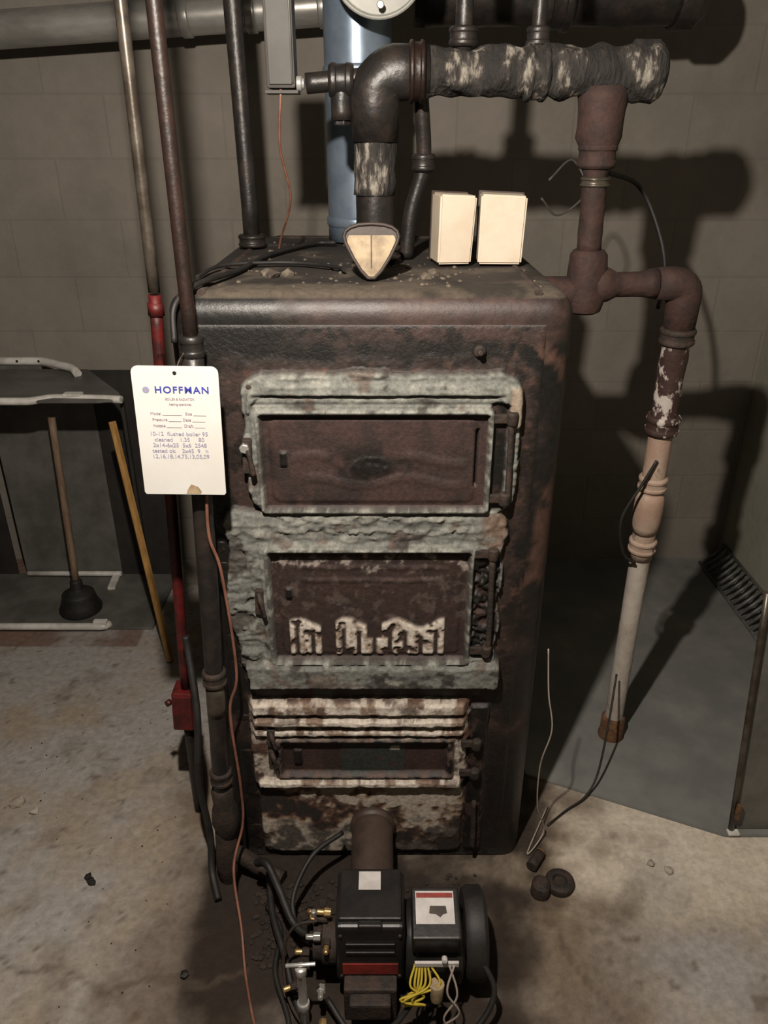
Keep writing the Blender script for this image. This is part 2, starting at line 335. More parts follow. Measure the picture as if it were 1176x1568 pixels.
def rr(x,z,x0,x1,z0,z1,r=.02):
    cx,cz=(x0+x1)/2,(z0+z1)/2; qx=abs(x-cx)-(x1-x0)/2+r; qz=abs(z-cz)-(z1-z0)/2+r
    return -(math.hypot(max(qx,0),max(qz,0))+min(max(qx,qz),0)-r)
def front(x,z):
    f=FB(x,0,z,14,4); g=FB(x+3,1,z,45,4); e=FB(x,5,z+2,30,3); big=FB(x+11,2,z,8,4)
    stv=FB(x*.35,3,z*1.6,26,4)   # horizontal trowel streaks
    h=.0015; c=basecol(x,0,z)
    def lay(mk,hh,cc,h,c): return h*(1-mk)+hh*mk, mix(c,cc,mk)
    def cem(lo=0.0):
        cc=mix(CEM,CEMD,.85*sm(.0,.28,.6*big+.8*stv+lo)); cc=mix(cc,CEML,.8*sm(.02,.22,.7*stv+.5*e-lo-.3*big))
        cc=mix(cc,(.045,.034,.028,.8),.85*sm(.17,.24,big+.35*g+.15*f)); cc=mix(cc,(.12,.07,.05,.85),.6*sm(.20,.30,FB(x+8,0,z,11,4)+.3*e+.10*sm(.12,.22,x)))
        return cc
    d=max(rr(x,z,-.33,.30,.50,1.31,.06),rr(x,z,-.33,.25,.02,.55,.03))
    mk=sm(-.005,.03,d+.06*f+.02*g)*.9; h,c=lay(mk,.003,mix(mix(RUST,DRK,.4),ORUST,sm(.05,.3,g+f*.6)),h,c)
    mk=sm(-.02,.15,f+.3*g)*.85; c=mix(c,BLACK,mk)
    d=rr(x,z,-.270,.258,.99,1.279,.045)+.014*f+.006*e
    h,c=lay(sm(-.002,.004,d),.023+.006*g+.009*stv,cem(),h,c)
    d=rr(x,z,-.258,.246,.99,1.262,.04)+.003*f; h,c=lay(sm(-.002,.003,d)*sm(1.2,1.21,z),.034+.003*g+.006*stv,cem(-.08),h,c)
    d=rr(x,z,-.252,.23,1.0,1.240,.035); h,c=lay(sm(-.002,.003,d),.026+.003*g,cem(-.04),h,c)
    gr=(1-sm(.001,.004,abs(z-1.238-.002*f)))*sm(-.25,-.24,x)*(1-sm(.22,.23,x)); h-=.006*gr; c=mix(c,CEMD,.7*gr)
    gr=(1-sm(.001,.003,abs(z-1.222-.002*f)))*sm(-.25,-.24,x)*(1-sm(.22,.23,x)); h-=.004*gr; c=mix(c,CEMD,.5*gr)
    k=sm(-.002,.008,rr(x,z,.232,.262,1.17,1.255,.012)+.006*f); h,c=lay(k,.030,(.36,.29,.22,.9),h,c)
    d=rr(x,z,.200,.236,1.0,1.225,.008); h,c=lay(sm(-.001,.003,d+.005*e),.016,mix(RUST,BLACK,sm(-.25,.1,f)),h,c)
    d=rr(x,z,-.325+.01*math.sin(z*22),.246,.60,.998,.03)+.016*f+.006*e
    h,c=lay(sm(-.002,.004,d),.023+.006*g+.009*stv,cem(.03),h,c)
    d=rr(x,z,-.255,.20,.63,.925,.015); h,c=lay(sm(-.002,.003,d),.028+.003*g,cem(-.04),h,c)
    k=sm(.02,.12,f+.25*e)*(1-sm(-.275,-.258,x))*(1-sm(.90,.97,z)); c=mix(c,(.05,.038,.032,.7),.75*k); h-=.006*k
    for bz in (.983,.955):
        k=(1-sm(.002,.009,abs(z-bz-.012*f)))*sm(-.23,-.2,x)*(1-sm(.15,.2,x))*sm(-.15,.1,g+.1); h+=.004*k; c=mix(c,CEML,.6*k)
    k=sm(-.02,.05,.06-abs(x-.215)-8*max(0,abs(z-.955)-.035)+.3*f); c=mix(c,(.22,.12,.075,.9),.7*k*sm(.19,.21,x)*(1-sm(.245,.25,x)))
    d=rr(x,z,.184,.242,.64,.90,.01); h,c=lay(sm(-.002,.004,d+.006*f),.012+.008*sm(.1,-.1,g),mix(mix(BLACK,CEMD,.4*sm(0,.2,e)),RUST,sm(.0,.35,g+f)),h,c)
    d=rr(x,z,-.243,.208,.997,1.212,.01); h,c=lay(sm(-.001,.002,d),.034,mix(CEML,CEMD,sm(-.1,.25,g+.3*f+.12*(1-sm(1.19,1.21,z)))),h,c)  # upper door rim: paler top strip is a highlight put into the colour
    d=rr(x,z,-.246,.186,.628,.917,.008); h,c=lay(sm(-.001,.002,d),.034,mix(CEML,CEMD,sm(-.15,.2,g+.3*f+.12*(1-sm(.9,.915,z)))),h,c)  # middle door rim: highlight painted along its top strip too
    # upper door plate
    d=rr(x,z,-.236,.200,1.004,1.204,.006); ins=sm(0,.003,d)
    if ins>0:
        cc=mix(DOOR,DOORD,sm(-.25,.25,f+.4*g)); hh=.014
        b=rr(x,z,-.222,.180,1.014,1.194,.02); hh+=.003*sm(0,.006,b)
        for (bx0,bx1,bz,a) in ((-.19,-.09,1.108,.010),(.02,.175,1.108,.008),(-.17,.17,1.062,.009)):
            if bx0<x<bx1:
                zz=bz+a*math.sin(x*34); ed=sm(0,.03,min(x-bx0,bx1-x)); k=(1-sm(.003,.014,abs(z-zz)))*ed; hh+=.0016*k; cc=mix(cc,(.085,.058,.052,.5),k*.35)
        o=math.hypot((x+.025)/.050,(z-1.092)/.026)
        k=1-sm(.6,1.1,o+.6*g); hh+=k*(.002+.006*g); cc=mix(cc,BLACK,.8*k); k=(1-sm(1,2.4,o))*sm(-.15,.1,f); cc=mix(cc,BLACK,.7*k)
        if abs(x+.195)<.006 and abs(z-1.11)<.014: hh+=.006; cc=BLACK
        if abs(x-.178)<.004 and 1.05<z<1.17: hh-=.012; cc=BLACK
        k=sm(.02,.15,f)*(1-sm(.0,.03,b)); cc=mix(cc,DRK,.7*k)
        h,c=lay(ins,hh,cc,h,c)
    # middle door
    d=rr(x,z,-.238,.178,.634,.909,.004); ins=sm(0,.003,d)
    if ins>0:
        cc=mix(mix(DOOR,DOORD,.5),DOORD,sm(-.2,.15,f)); hh=.010
        b=rr(x,z,-.222,.165,.645,.897,.015); hh+=.003*sm(0,.006,b)
        for bz in (.865,.835): 
            k=(1-sm(.002,.008,abs(z-bz-.006*f)))*sm(-.2,-.16,x)*(1-sm(.10,.15,x)); hh+=.002*k; cc=mix(cc,(.12,.085,.075,.6),.45*k*sm(-.15,.1,g))
        k=sm(.02,.12,g+.5*f-.12-7*abs(z-.873)); cc=mix(cc,WHT,.6*k)
        k=sm(.05,.2,g+.5*f)*sm(.72,.74,z); cc=mix(cc,(.15,.11,.095,.8),.45*k)
        zt=.728+.012*math.sin(x*60)
        if z<zt+.02 and -.205<x<.13:
            ph=(x+.205)/.0335; u=ph-math.floor(ph); col=int(ph)
            leg=sm(.10,.2,abs(u-.5)); top=sm(.0,.012,z-(zt-.03))
            gap=1 if col in (2,) or (col==5 and z>.69) else 0
            k=max(leg,top)*(1-sm(-.006,.006,z-zt-.01*e))*sm(.642,.65,z)*(1-gap)
            k*=sm(-.18,-.10,g+.5*f+.02)
            hh+=.005*k; cc=mix(cc,mix((.38,.29,.22,.9),WHT,sm(-.12,.12,g)),k)
        if abs(x+.2)<.007 and abs(z-.805)<.012: hh+=.008; cc=BLACK
        h,c=lay(ins,hh,cc,h,c)
    d=rr(x,z,-.30+.01*f,.252,.565,.628,.008)+.016*f+.008*e
    h,c=lay(sm(-.002,.004,d),.042+.004*g,cem(.02),h,c)
    k=(1-sm(.018,.026,abs(z-.545)))*sm(-.30,-.29,x)*(1-sm(.2,.22,x)); h,c=lay(k*.9,.010,mix(BLACK,ORUST,sm(.05,.22,f+g*.5)),h,c)
    d=rr(x,z,-.312,.195,.262,.525,.012)+.010*f+.006*e
    cc=mix((.50,.43,.36,.9),ORUST,sm(-.02,.16,f*1.3+.3*g)); cc=mix(cc,(.06,.038,.032,.8),.8*sm(.06,.18,g+.3*f))
    h,c=lay(sm(-.002,.004,d),.018+.006*g,cc,h,c)
    for bz,w,hh in ((.500,.020,.032),(.462,.011,.034),(.428,.009,.028),(.277,.011,.036)):
        k=(1-sm(w*.6,w,abs(z-bz-.006*f)))*sm(-.305,-.295,x)*(1-sm(.178,.19,x))
        ww=mix(WHT,(.34,.24,.18,.9),sm(.0,.2,f+.5*g)); ww=mix(ww,(.08,.045,.035,.8),.7*sm(.16,.26,big+.5*g)); h,c=lay(k,hh+.004*g,ww,h,c)
    for bz in (.482,.446,.415):
        k=(1-sm(.001,.005,abs(z-bz-.006*f)))*sm(-.29,-.28,x)*(1-sm(.16,.18,x)); h-=.008*k; c=mix(c,DRK,.8*k)
    d=rr(x,z,-.252,.165,.290,.410,.004); h,c=lay(sm(-.001,.002,d),.028,mix((.17,.12,.10,.8),BLACK,sm(-.2,.15,g)),h,c)
    d=rr(x,z,-.242,.150,.298,.402,.004); ins=sm(0,.003,d)
    if ins>0:
        cc=mix(DOORD,DOOR,sm(-.2,.2,f)); hh=.010
        if -.10<x<.05: cc=mix(cc,(.035,.048,.043,.5),.8*sm(-.3,0,g+.1)); hh=.012
        if abs(x-.025)<.012 and abs(z-.375)<.006: cc=(.4,.38,.33,.6)
        if abs(x+.205)<.010 and abs(z-.35)<.022: hh=.018; cc=BLACK
        h,c=lay(ins,hh,cc,h,c)
    d=rr(x,z,-.305,.195,.03,.255,.02)+.008*f
    k=sm(-.002,.004,d); pe=big*1.1+.5*f+.3*g-.05+.12*(1-sm(.05,.16,abs(x+.02)))*(1-sm(.12,.2,z))
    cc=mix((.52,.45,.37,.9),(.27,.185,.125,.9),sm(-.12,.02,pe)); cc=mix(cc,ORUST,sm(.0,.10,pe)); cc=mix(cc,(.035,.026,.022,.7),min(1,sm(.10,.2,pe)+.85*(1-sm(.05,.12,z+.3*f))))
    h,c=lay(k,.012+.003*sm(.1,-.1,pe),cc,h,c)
    d=rr(x,z,.198,.245,.04,.50,.01); h,c=lay(sm(-.001,.004,d+.006*f),.014,mix(BLACK,RUST,sm(.0,.3,f+g)),h,c)
    b=min(x-(X0+.047),(X1-.047)-x,(Z1-.05)-z); h=h*sm(0,.015,b)-.004*(1-sm(0,.008,b))
    return h,c
cell=.0032; xa,xb=X0+.047,X1-.047; za,zb=0.004,Z1-.05
nx=int((xb-xa)/cell); nz=int((zb-za)/cell); V=[];C=[]
for k in range(nz+1):
    for i in range(nx+1):
        x=xa+(xb-xa)*i/nx; z=za+(zb-za)*k/nz
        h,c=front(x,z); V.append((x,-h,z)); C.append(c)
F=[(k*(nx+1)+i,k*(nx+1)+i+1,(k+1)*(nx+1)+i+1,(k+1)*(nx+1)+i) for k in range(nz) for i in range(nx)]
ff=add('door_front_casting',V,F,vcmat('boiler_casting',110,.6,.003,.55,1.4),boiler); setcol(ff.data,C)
for nm,x,za_,zb_ in (('hinge_rod_upper',.243,1.02,1.20),('hinge_rod_middle',.226,.66,.90),('hinge_rod_lower',.222,.06,.22)):
    tube(nm,line((x,-.030,za_),(x-.004,-.030,zb_),10),.006,M['castiron'],boiler,seg=10,wob=.3)
for i,(x,z) in enumerate([(.240,1.195),(.236,1.03),(.222,.905),(.222,.665),(.215,.40),(.215,.31)]):
    lathe('hinge_knuckle_%d'%i,(x,-.030,z-.014),(0,0,1),[(0,.008),(.003,.011),(.025,.011),(.028,.008)],M['castiron'],boiler,seg=14,wob=.3)
    box('hinge_leaf_%d'%i,(x-.018,-.026,z),(.036,.010,.018),M['castiron'],boiler)
for i,(z,w) in enumerate([(1.12,.07),(.79,.06),(.42,.045),(.36,.04)]):
    box('latch_plate_%d'%i,(-.262,-.026,z),(.018,.014,w),M['castiron'],boiler,rot=(0,.05,0))
    tube('latch_lever_%d'%i,spline([(-.262,-.032,z+w*.4),(-.255,-.044,z+.005),(-.250,-.042,z-w*.5)],6),[.006]*6+[.005]*7,M['castiron'],boiler,seg=8,wob=.3)
hexnut('latch_bolt',(-.264,-.038,1.14),(0,1,0),.010,.014,M['galv'],boiler)
for i,(x,z) in enumerate([(.175,1.318),(-.25,1.255),(.21,1.25)]):
    lathe('stud_%d'%i,(x,0.0,z),(0,-1,0),[(0,.011),(.012,.011),(.013,.006),(.024,.006),(.026,.004)],M['castiron'],boiler,seg=14)
tube('crown_rib',rounded([(-.33,.02,1.417),(-.33,.84,1.417),(.28,.84,1.417),(.28,.02,1.417)],.06),.008,M['castiron'],boiler,seg=8,wob=.4)
V=[];F=[]
def rock(c,r):
    bm=bmesh.new(); bmesh.ops.create_icosphere(bm,subdivisions=1,radius=r); b=len(V)
    for v in bm.verts:
        p=v.co*(1+.5*noise.noise(v.co*80+Vector(c)*30)); V.append((c[0]+p.x,c[1]+p.y,c[2]+p.z*.6))
    for f_ in bm.faces: F.append(tuple(b+v.index for v in f_.verts))
    bm.free()
for i in range(170):
    x=random.uniform(-.32,.29); y=random.uniform(.05,.8)
    if random.random()<.55: x=random.gauss(.02,.13); y=random.uniform(.06,.35)
    x=max(-.33,min(.29,x)); rock((x,y,1.421),random.uniform(.0015,.0055))
for p in ((-.22,.17),(-.19,.18),(-.235,.2),(.08,.16),(.10,.2)): rock((p[0],p[1],1.424),.016)
add('dust_debris',V,F,M['debris'],boiler,False)

# fan-shaped gauge (rounded sector dial standing on its tip)
g=empty('fan_shaped_pressure_gauge')
ol=[(-.006,-.054),(.006,-.054),(.020,-.040),(.038,-.012),(.050,.012),(.0535,.024),(.050,.034),(.040,.041),(.024,.0455),(0,.047),(-.024,.0455),(-.040,.041),(-.050,.034),(-.0535,.024),(-.050,.012),(-.038,-.012),(-.020,-.040)]
gc=Vector((-.024,.13,1.478)); tilt=Matrix.Rotation(math.radians(-12),3,'X')
def gf(sc,y0,y1,dz=0): return lambda p,s: gc+tilt@Vector((p[0]*sc,(y0,y1)[s],p[1]*sc+dz))
prism('case',ol,gf(1,-.0,.03),M['gcase'],g,.003)
prism('face',[(p[0],min(p[1],.034)) for p in ol if not (abs(p[0])<.045 and p[1]>.04)],gf(.86,-.002,.006,-.004),M['gface'],g,.001)
tube('rim',[gc+tilt@Vector((p[0]*.97,-.001,p[1]*.97)) for p in ol+ol[:1]],.0035,M['gcase'],g,seg=8,caps=False)
box('pointer',gc+tilt@Vector((0,-.0035,-.004)),(.0022,.002,.060),M['plasticdark'],g,rot=(math.radians(-12),0,0),bev=.0005)
tube('stem',[gc+Vector((0,.02,-.052)),gc+Vector((0,.03,-.02))],.010,M['castiron'],g)
def relay(x0,x1,yaw,xo):
    e=empty('cream_relay_box'); cx=(x0+x1)/2; w=x1-x0
    ol=[(-.5*w,0),(.5*w,0),(.5*w+xo,.134),(-.5*w+.3*xo,.138)]
    R=Matrix.Rotation(yaw,3,'Z')
    prism('cover',ol,lambda p,s: Vector((cx,.335,1.4265))+R@Vector((p[0],(-.035,.045)[s],p[1])),M['plastic'],e,.004)
    prism('back_plate',[(p[0]*1.03,p[1]*1.02) for p in ol],lambda p,s: Vector((cx,.335,1.4265))+R@Vector((p[0],(.046,.054)[s],p[1])),M['plasticdark'],e,.001)
    box('base',(cx,.34,1.425),(w*.9,.06,.004),M['plasticdark'],e,rot=(0,0,yaw),bev=.001)
relay(.108,.180,.16,.008); relay(.201,.293,-.06,.004)

# ------------------------------------------------------------ flue + damper
f=empty('galvanized_flue_pipe')
tube('stack',line((-.063,.75,1.425),(-.063,.75,2.4),20),.082,M['flue'],f,seg=32)
for z in (1.46,1.80): lathe('seam_%d'%int(z*10),(-.063,.75,z),(0,0,1),[(0,.083),(.005,.086),(.02,.086),(.025,.083)],M['flue'],f,seg=32)
lathe('tee_branch',(-.03,.70,2.01),(.06,-1,0),[(0,.085),(.10,.085),(.105,.09),(.115,.09)],M['galv'],f,seg=32)
d=empty('barometric_damper')
lathe('rim',(-.012,.575,2.003),(0.02,-1,-.12),[(0,.10),(.02,.10),(.022,.104),(.030,.104),(.032,.098),(.026,.094)],M['bowl'],d,seg=48)
lathe('disc',(-.012,.558,2.003),(0.02,-1,-.12),[(0,.094),(.004,.093),(.006,.05),(.009,.012)],M['bowl'],d,seg=40)
lathe('weight_screw',(-.008,.546,1.923),(0.02,-1,-.12),[(0,.004),(.02,.004),(.021,.008),(.026,.008)],M['galv'],d,seg=12)

p=empty('galvanized_vent_pipe')
tube('run',line((-2.25,1.36,1.90),(-.10,1.36,2.028),30),.052,M['galv'],p,seg=28)
for x in (-1.55,-.62,-.42,-.2):
    z=1.90+(x+2.25)*.0595; lathe('band_%d'%int(-x*100),(x,1.36,z),(1,0,.06),[(0,.053),(.003,.057),(.03,.057),(.033,.053)],M['galv'],p,seg=28)
for x in (-1.9,-.9): tube('strap_%d'%int(-x*10),[(x,1.36,1.95),(x,1.50,2.0),(x,1.549,2.0)],.006,M['galv'],p,seg=8)

# ------------------------------------------------------------ steam header
h=empty('steam_header_pipe')
Y=.35
tube('riser',line((-.018,Y,1.425),(-.018,Y,1.70),14),[.046]*3+[.040]*12,M['blackpipe'],h,seg=24,wob=.08)
collar('riser_flange',(-.018,Y,1.445),(0,0,1),.055,.03,M['blackpipe'],h)
tube('riser_wrap',line((-.018,Y,1.56),(-.018,Y,1.68),8),.043,M['insul'],h,seg=24,wob=.15)
tube('elbow',rounded([(-.018,Y,1.66),(-.018,Y,1.783),(.09,Y,1.785)],.085,10),[.046]+[.051]*11+[.046],M['blackpipe'],h,seg=28,wob=.08)
collar('elbow_band',(.065,Y,1.785),(1,0,0),.056,.035,M['brownpipe'],h)
tube('run',line((.06,Y,1.785),(.52,Y,1.785),60),[.043]*34+[.047]*27,M['insul'],h,seg=32,wob=.28)
lathe('end_cap',(.485,Y,1.785),(1,0,0),[(0,.046),(.004,.054),(.05,.055),(.062,.048),(.07,.03),(.073,.01)],M['insul'],h,wob=.1)
collar('run_coupling',(.30,Y,1.785),(1,0,0),.053,.05,M['insul'],h)
tube('left_nipple',line((-.155,Y,1.765),(-.04,Y,1.775),8),.019,M['blackpipe'],h)
collar('left_tee',(-.085,Y,1.77),(1,0,0),.032,.05,M['blackpipe'],h)
tube('left_drop',line((-.085,Y,1.76),(-.085,Y,1.70),4),.022,M['blackpipe'],h); 
hexnut('left_drop_plug',(-.085,Y,1.70),(0,0,1),.018,.02,M['blackpipe'],h)
tube('right_drop',line((.437,Y,1.76),(.445,Y,1.44),14),[.050]*2+[.046]*3+[.036]*2+[.026]*8,M['rustpipe'],h,seg=24,wob=.1)
collar('drop_union',(.440,Y,1.635),(0,0,1),.040,.05,M['rustpipe'],h)
collar('drop_union_lower',(.442,Y,1.585),(0,0,1),.031,.020,M['greypipe'],h)
lathe('drop_tee',(.446,Y,1.45),(0,0,-1),[(0,.033),(.01,.040),(.04,.042),(.10,.046),(.13,.040),(.135,.03)],M['rustpipe'],h,wob=.08)
tube('branch',line((.46,Y,1.375),(.60,Y,1.378),8),[.040,.040,.038,.027,.027,.027,.027,.030,.034],M['rustpipe'],h,seg=20,wob=.08)
tube('to_boiler',line((.44,Y,1.36),(.351,Y,1.36),4),.034,M['rustpipe'],h)
for i,(x,yy,r,z1) in enumerate([(.155,.35,.017,2.39),(.30,.35,.014,2.39)]):
    tube('up_pipe_%d'%i,line((x,yy,1.80),(x,yy,z1),8),r,M['blackpipe'],h)
    collar('up_collar_%d'%i,(x,yy,1.845),(0,0,1),r*1.7,.035,M['blackpipe'],h)
tube('equalizer',spline([(.075,.40,1.76),(.085,.42,1.62),(.06,.42,1.52),(.05,.42,1.425)],8),.016,M['blackpipe'],h)
collar('equalizer_nut',(.085,.42,1.62),(0,0,1),.026,.035,M['blackpipe'],h)

w=empty('condensate_return_pipe')
def leg(z):
    t=(1.30-z)/1.30; return Vector((.668+.034*t,.35+.09*t,z))
tube('top_elbow',rounded([(.602,.35,1.378),(.668,.35,1.378),leg(1.25)],.05,8),[.034]+[.038]*9+[.034],M['rustpipe'],w,seg=22,wob=.06)
tube('upper_section',line(leg(1.28),leg(1.03),14),.031,M['peel'],w,seg=22,wob=.12)
collar('nut_upper',leg(1.262),(.02,.07,-1),.040,.04,M['castiron'],w)
collar('coupling_peeling',leg(1.045),(.02,.07,-1),.041,.05,M['peel'],w)
tube('mid_section',line(leg(1.04),leg(.66),14),[.029]*15,M['tanpipe'],w,seg=22,wob=.04)
for z in (.885,.70): collar('coupling_%d'%int(z*100),leg(z),(.02,.07,-1),.036,.04,M['tanpipe'],w)
tube('lower_section',line(leg(.70),leg(.05),20),.0265,M['whitepipe'],w,seg=22,wob=.03)
tube('valve_body',line(leg(.86),leg(.74),6),[.030,.036,.037,.037,.036,.034,.030],M['tanpipe'],w,seg=22)
lathe('foot',leg(.09),(.02,.07,-1),[(0,.028),(.01,.034),(.06,.036),(.081,.040)],M['rustfoot'],w,wob=.12)

o=empty('overhead_steam_main')
tube('main',line((.08,1.0,2.01),(.78,1.0,2.01),20),.078,M['blackpipe'],o,seg=28,wob=.1)
collar('main_coupling',(.45,1.0,2.01),(1,0,0),.092,.09,M['blackpipe'],o)
lathe('main_cap',(.76,1.0,2.01),(1,0,0),[(0,.088),(.05,.088),(.08,.06),(.085,.02)],M['blackpipe'],o)
for x in (.2,.7): tube('hanger_%d'%int(x*10),line((x,1.0,2.07),(x,1.0,2.4),3),.008,M['galv'],o,seg=8)

c=empty('pressure_control_box')
box('housing',(-.203,.36,1.835),(.056,.06,.158),M['boxgrey'],c,bev=.004)
box('cover_frame',(-.203,.328,1.835),(.046,.006,.146),M['boxgrey'],c,bev=.002)
tube('cover_edge',rounded([(-.180,.326,1.765),(-.180,.326,1.905),(-.226,.326,1.905)],.005),.0022,M['sheet'],c,seg=6)
lathe('conduit_nut',(-.174,.35,1.765),(1,0,0),[(0,.014),(.01,.014),(.011,.010),(.016,.010)],M['chrome'],c,seg=12)
box('bracket',(-.203,.36,1.75),(.066,.05,.006),M['boxgrey'],c,bev=.001)
wire('wire_down',[(-.205,.34,1.755),(-.215,.36,1.65),(-.205,.42,1.55),(-.24,.5,1.46),(-.25,.52,1.43)],.0025,M['copperwire'],c)

# ------------------------------------------------------------ vertical pipes on the left
a=empty('iron_supply_pipe')
def fp(z): 
    return Vector((-.336-.05*max(0,(1.35-z)/1.2),-.062,z))
tube('upper',line(fp(2.395),fp(1.33),16),.0125,M['brownpipe'],a)
tube('lower',line(fp(1.33),fp(.17),24),.020,M['blackpipe'],a,wob=.06)
for z in (1.34,.62,.335): collar('coupling_%d'%int(z*100),fp(z),(0,0,1),.026 if z<1 else .022,.04,M['blackpipe' if z>1 else 'castiron'],a)
tube('grey_length',line(fp(.60),fp(.52),4),.021,M['greypipe'],a)
lathe('valve',fp(.30),(0,0,-1),[(0,.022),(.01,.026),(.05,.024),(.07,.030),(.11,.032),(.15,.024)],M['castiron'],a,wob=.12)
tube('elbow_out',rounded([fp(.17),fp(.10),fp(.08)+Vector((.10,-.01,-.05)),(-.25,-.09,.022)],.03),.020,M['castiron'],a,wob=.15)
lathe('drip_leg',fp(.16),(0,0,-1),[(0,.024),(.05,.026),(.07,.03),(.11,.03),(.158,.028)],M['castiron'],a,wob=.15)
b=empty('grey_conduit_pipe')
tube('conduit',line((-.440,.15,2.395),(-.452,.15,1.395),12),.0115,M['greypipe'],b)
r=empty('red_conduit_with_switch_box')
tube('conduit',line((-.452,.15,1.39),(-.500,.15,.42),14),.0125,M['red'],r)
tube('collar',line((-.4525,.15,1.375),(-.4535,.15,1.35),1),.016,M['red'],r)
tube('cross_arm',rounded([(-.455,.15,1.27),(-.44,.08,1.262),(-.385,-.01,1.262),(-.375,-.030,1.262)],.03),.007,M['red'],r)
box('switch_box',(-.507,.15,.365),(.055,.06,.115),M['red'],r,rot=(0,.06,0),bev=.006)
box('switch_cover',(-.507,.118,.365),(.048,.005,.105),M['red'],r,rot=(0,.06,0),bev=.002)
tube('switch_knob',line((-.54,.14,.385),(-.548,.13,.385),1),.008,M['red'],r,seg=10)
tube('down_leg',line((-.507,.15,.31),(-.51,.15,0.0),6),.0125,M['blackpipe'],r)
k=empty('black_riser_pipe')
tube('pipe',line((-.325,.60,1.425),(-.338,.60,2.395),10),.020,M['blackpipe'],k,wob=.06)
collar('floor_flange',(-.325,.60,1.440),(0,0,1),.034,.03,M['blackpipe'],k)

# tag
t=empty('service_tag_card')
W,H=.150,.236; tcn=Vector((-.361,-.115,1.200)); TR=Matrix.Rotation(math.radians(.8),3,'Y')@Matrix.Rotation(math.radians(-3),3,'X')
def tp(x,z,y=0): return tcn+TR@Vector((x,y,z))
ol=[]
for cx,cz,a0 in ((W/2-.012,H/2-.012,0),(-W/2+.012,H/2-.012,90)):
    for q in range(5):
        aa=math.radians(a0+q*22.5); ol.append((cx+.012*math.cos(aa),cz+.012*math.sin(aa)))
ol+=[(-W/2+.001,-H/2+.004),(-W/2+.004,-H/2),(W/2-.004,-H/2),(W/2-.001,-H/2+.004)]
prism('card',ol,lambda p,s: tp(p[0],p[1],(0,.0016)[s]),M['card'],t,0)
lathe('eyelet',tp(0,H/2-.012,-.0012),(0,1,0),[(0,.0035),(.0015,.0035)],M['black'],t,seg=14)
wire('string',[tp(0,H/2-.012,.003),tp(.005,H/2+.005,.02),(-.345,-.09,1.335)],.001,M['greywire'],t)
def text(body,x,z,size,m,ext=.0003,wx=1,sp=1):
    cu=bpy.data.curves.new('lettering','FONT'); cu.body=body; cu.size=size; cu.extrude=ext; cu.align_x='CENTER'; cu.align_y='CENTER'; cu.space_character=sp
    if m is M['ink']: cu.offset=.0003
    cu.materials.append(m); ob=bpy.data.objects.new('lettering',cu); COL.objects.link(ob)
    ob.matrix_world=Matrix.Translation(tp(x,z,-.0006))@(TR.to_4x4())@Matrix.Rotation(math.pi/2,4,'X')@Matrix.Diagonal((wx,1,1,1)); ob.parent=t
text('HOFFMAN',.010,.076,.0165,M['ink'],wx=1.08,sp=1.2)
lathe('logo_dot',tp(-.052,.076,-.001),(0,1,0),[(0,.006),(.001,.006)],M['pen'],t,seg=16)
text('BOILER & RADIATOR',.005,.060,.0060,M['pink'],wx=.9); text('heating specialties',.005,.051,.0060,M['pink'],wx=.9)
for i,s_ in enumerate(['Model _________   Size ______','Pressure ______ Date ______','Nozzle _______  Draft _____']): text(s_,.0,.034-i*.011,.0075,M['pink'])
rows=['10-12  flushed boiler 95','cleaned    1.35     80','2x14-6x25  5x6  2548','tested ok    2x45  9   h','12,16,18,14,75,13,05,09']
for i,s_ in enumerate(rows): text(s_,-.002,-.003-i*.0105,.0105,M['pen'],wx=1.02)
prism('water_stain',[(.005,-.108),(.012,-.098),(.024,-.103),(.030,-.112),(.028,-.1165),(.002,-.1165)],lambda p,s: tp(p[0],p[1],(-.0006,-.0001)[s]),M['gface'],t,0)

# ------------------------------------------------------------ wires
x=empty('thermostat_wire')
wire('lead',[(-.331,-.095,1.08),(-.335,-.095,.98),(-.32,-.09,.893),(-.311,-.09,.654),(-.334,-.09,.549),(-.329,-.09,.339),(-.333,-.09,.215),(-.351,-.15,.134),(-.325,-.24,.043),(-.30,-.34,.006),(-.25,-.47,.006),(-.17,-.58,.006)],.0032,M['copperwire'],x)
x=empty('black_power_cable')
wire('lead',[(-.465,.09,.62),(-.46,.08,.58),(-.44,.02,.45),(-.445,-.02,.28),(-.43,-.04,.12),(-.425,-.08,.04),(-.40,-.14,.012)],.009,M['rubber'],x)
x=empty('black_top_cable')
wire('lead',[(-.374,-.035,1.34),(-.372,-.012,1.40),(-.335,.02,1.432),(-.29,.20,1.430),(-.26,.42,1.430),(-.18,.62,1.430),(-.12,.63,1.432)],.0055,M['rubber'],x)
wire('loop',[(-.36,.12,1.428),(-.33,.25,1.432),(-.2,.3,1.430),(-.10,.24,1.430),(-.08,.2,1.430)],.004,M['rubber'],x)
x=empty('black_loose_cable')
wire('loop',[(.50,.50,1.60),(.62,.62,1.56),(.68,.6,1.45),(.69,.55,1.36),(.66,.48,1.30)],.0055,M['rubber'],x)
x=empty('black_loose_cable')
wire('hang',[(.665,.34,.96),(.64,.34,.90),(.60,.34,.80),(.62,.35,.70),(.66,.36,.66)],.004,M['rubber'],x)
x=empty('thin_grey_wire')
wire('coil',[(.385,.55,1.58),(.45,.62,1.62),(.49,.62,1.55),(.42,.58,1.50),(.37,.55,1.54)],.0025,M['greywire'],x)
x=empty('white_loose_wire')
wire('lead',[(.375,.04,.62),(.385,.03,.50),(.40,.02,.40),(.385,.03,.28),(.39,.03,.14),(.42,.05,.03),(.37,.0,.005),(.45,.15,.013)],.0018,M['whitewire'],x)
wire('dark_lead',[(.66,.36,.30),(.63,.28,.18),(.60,.22,.06),(.56,.18,.015),(.5,.14,.006),(.44,.09,.006)],.003,M['rubber'],x)

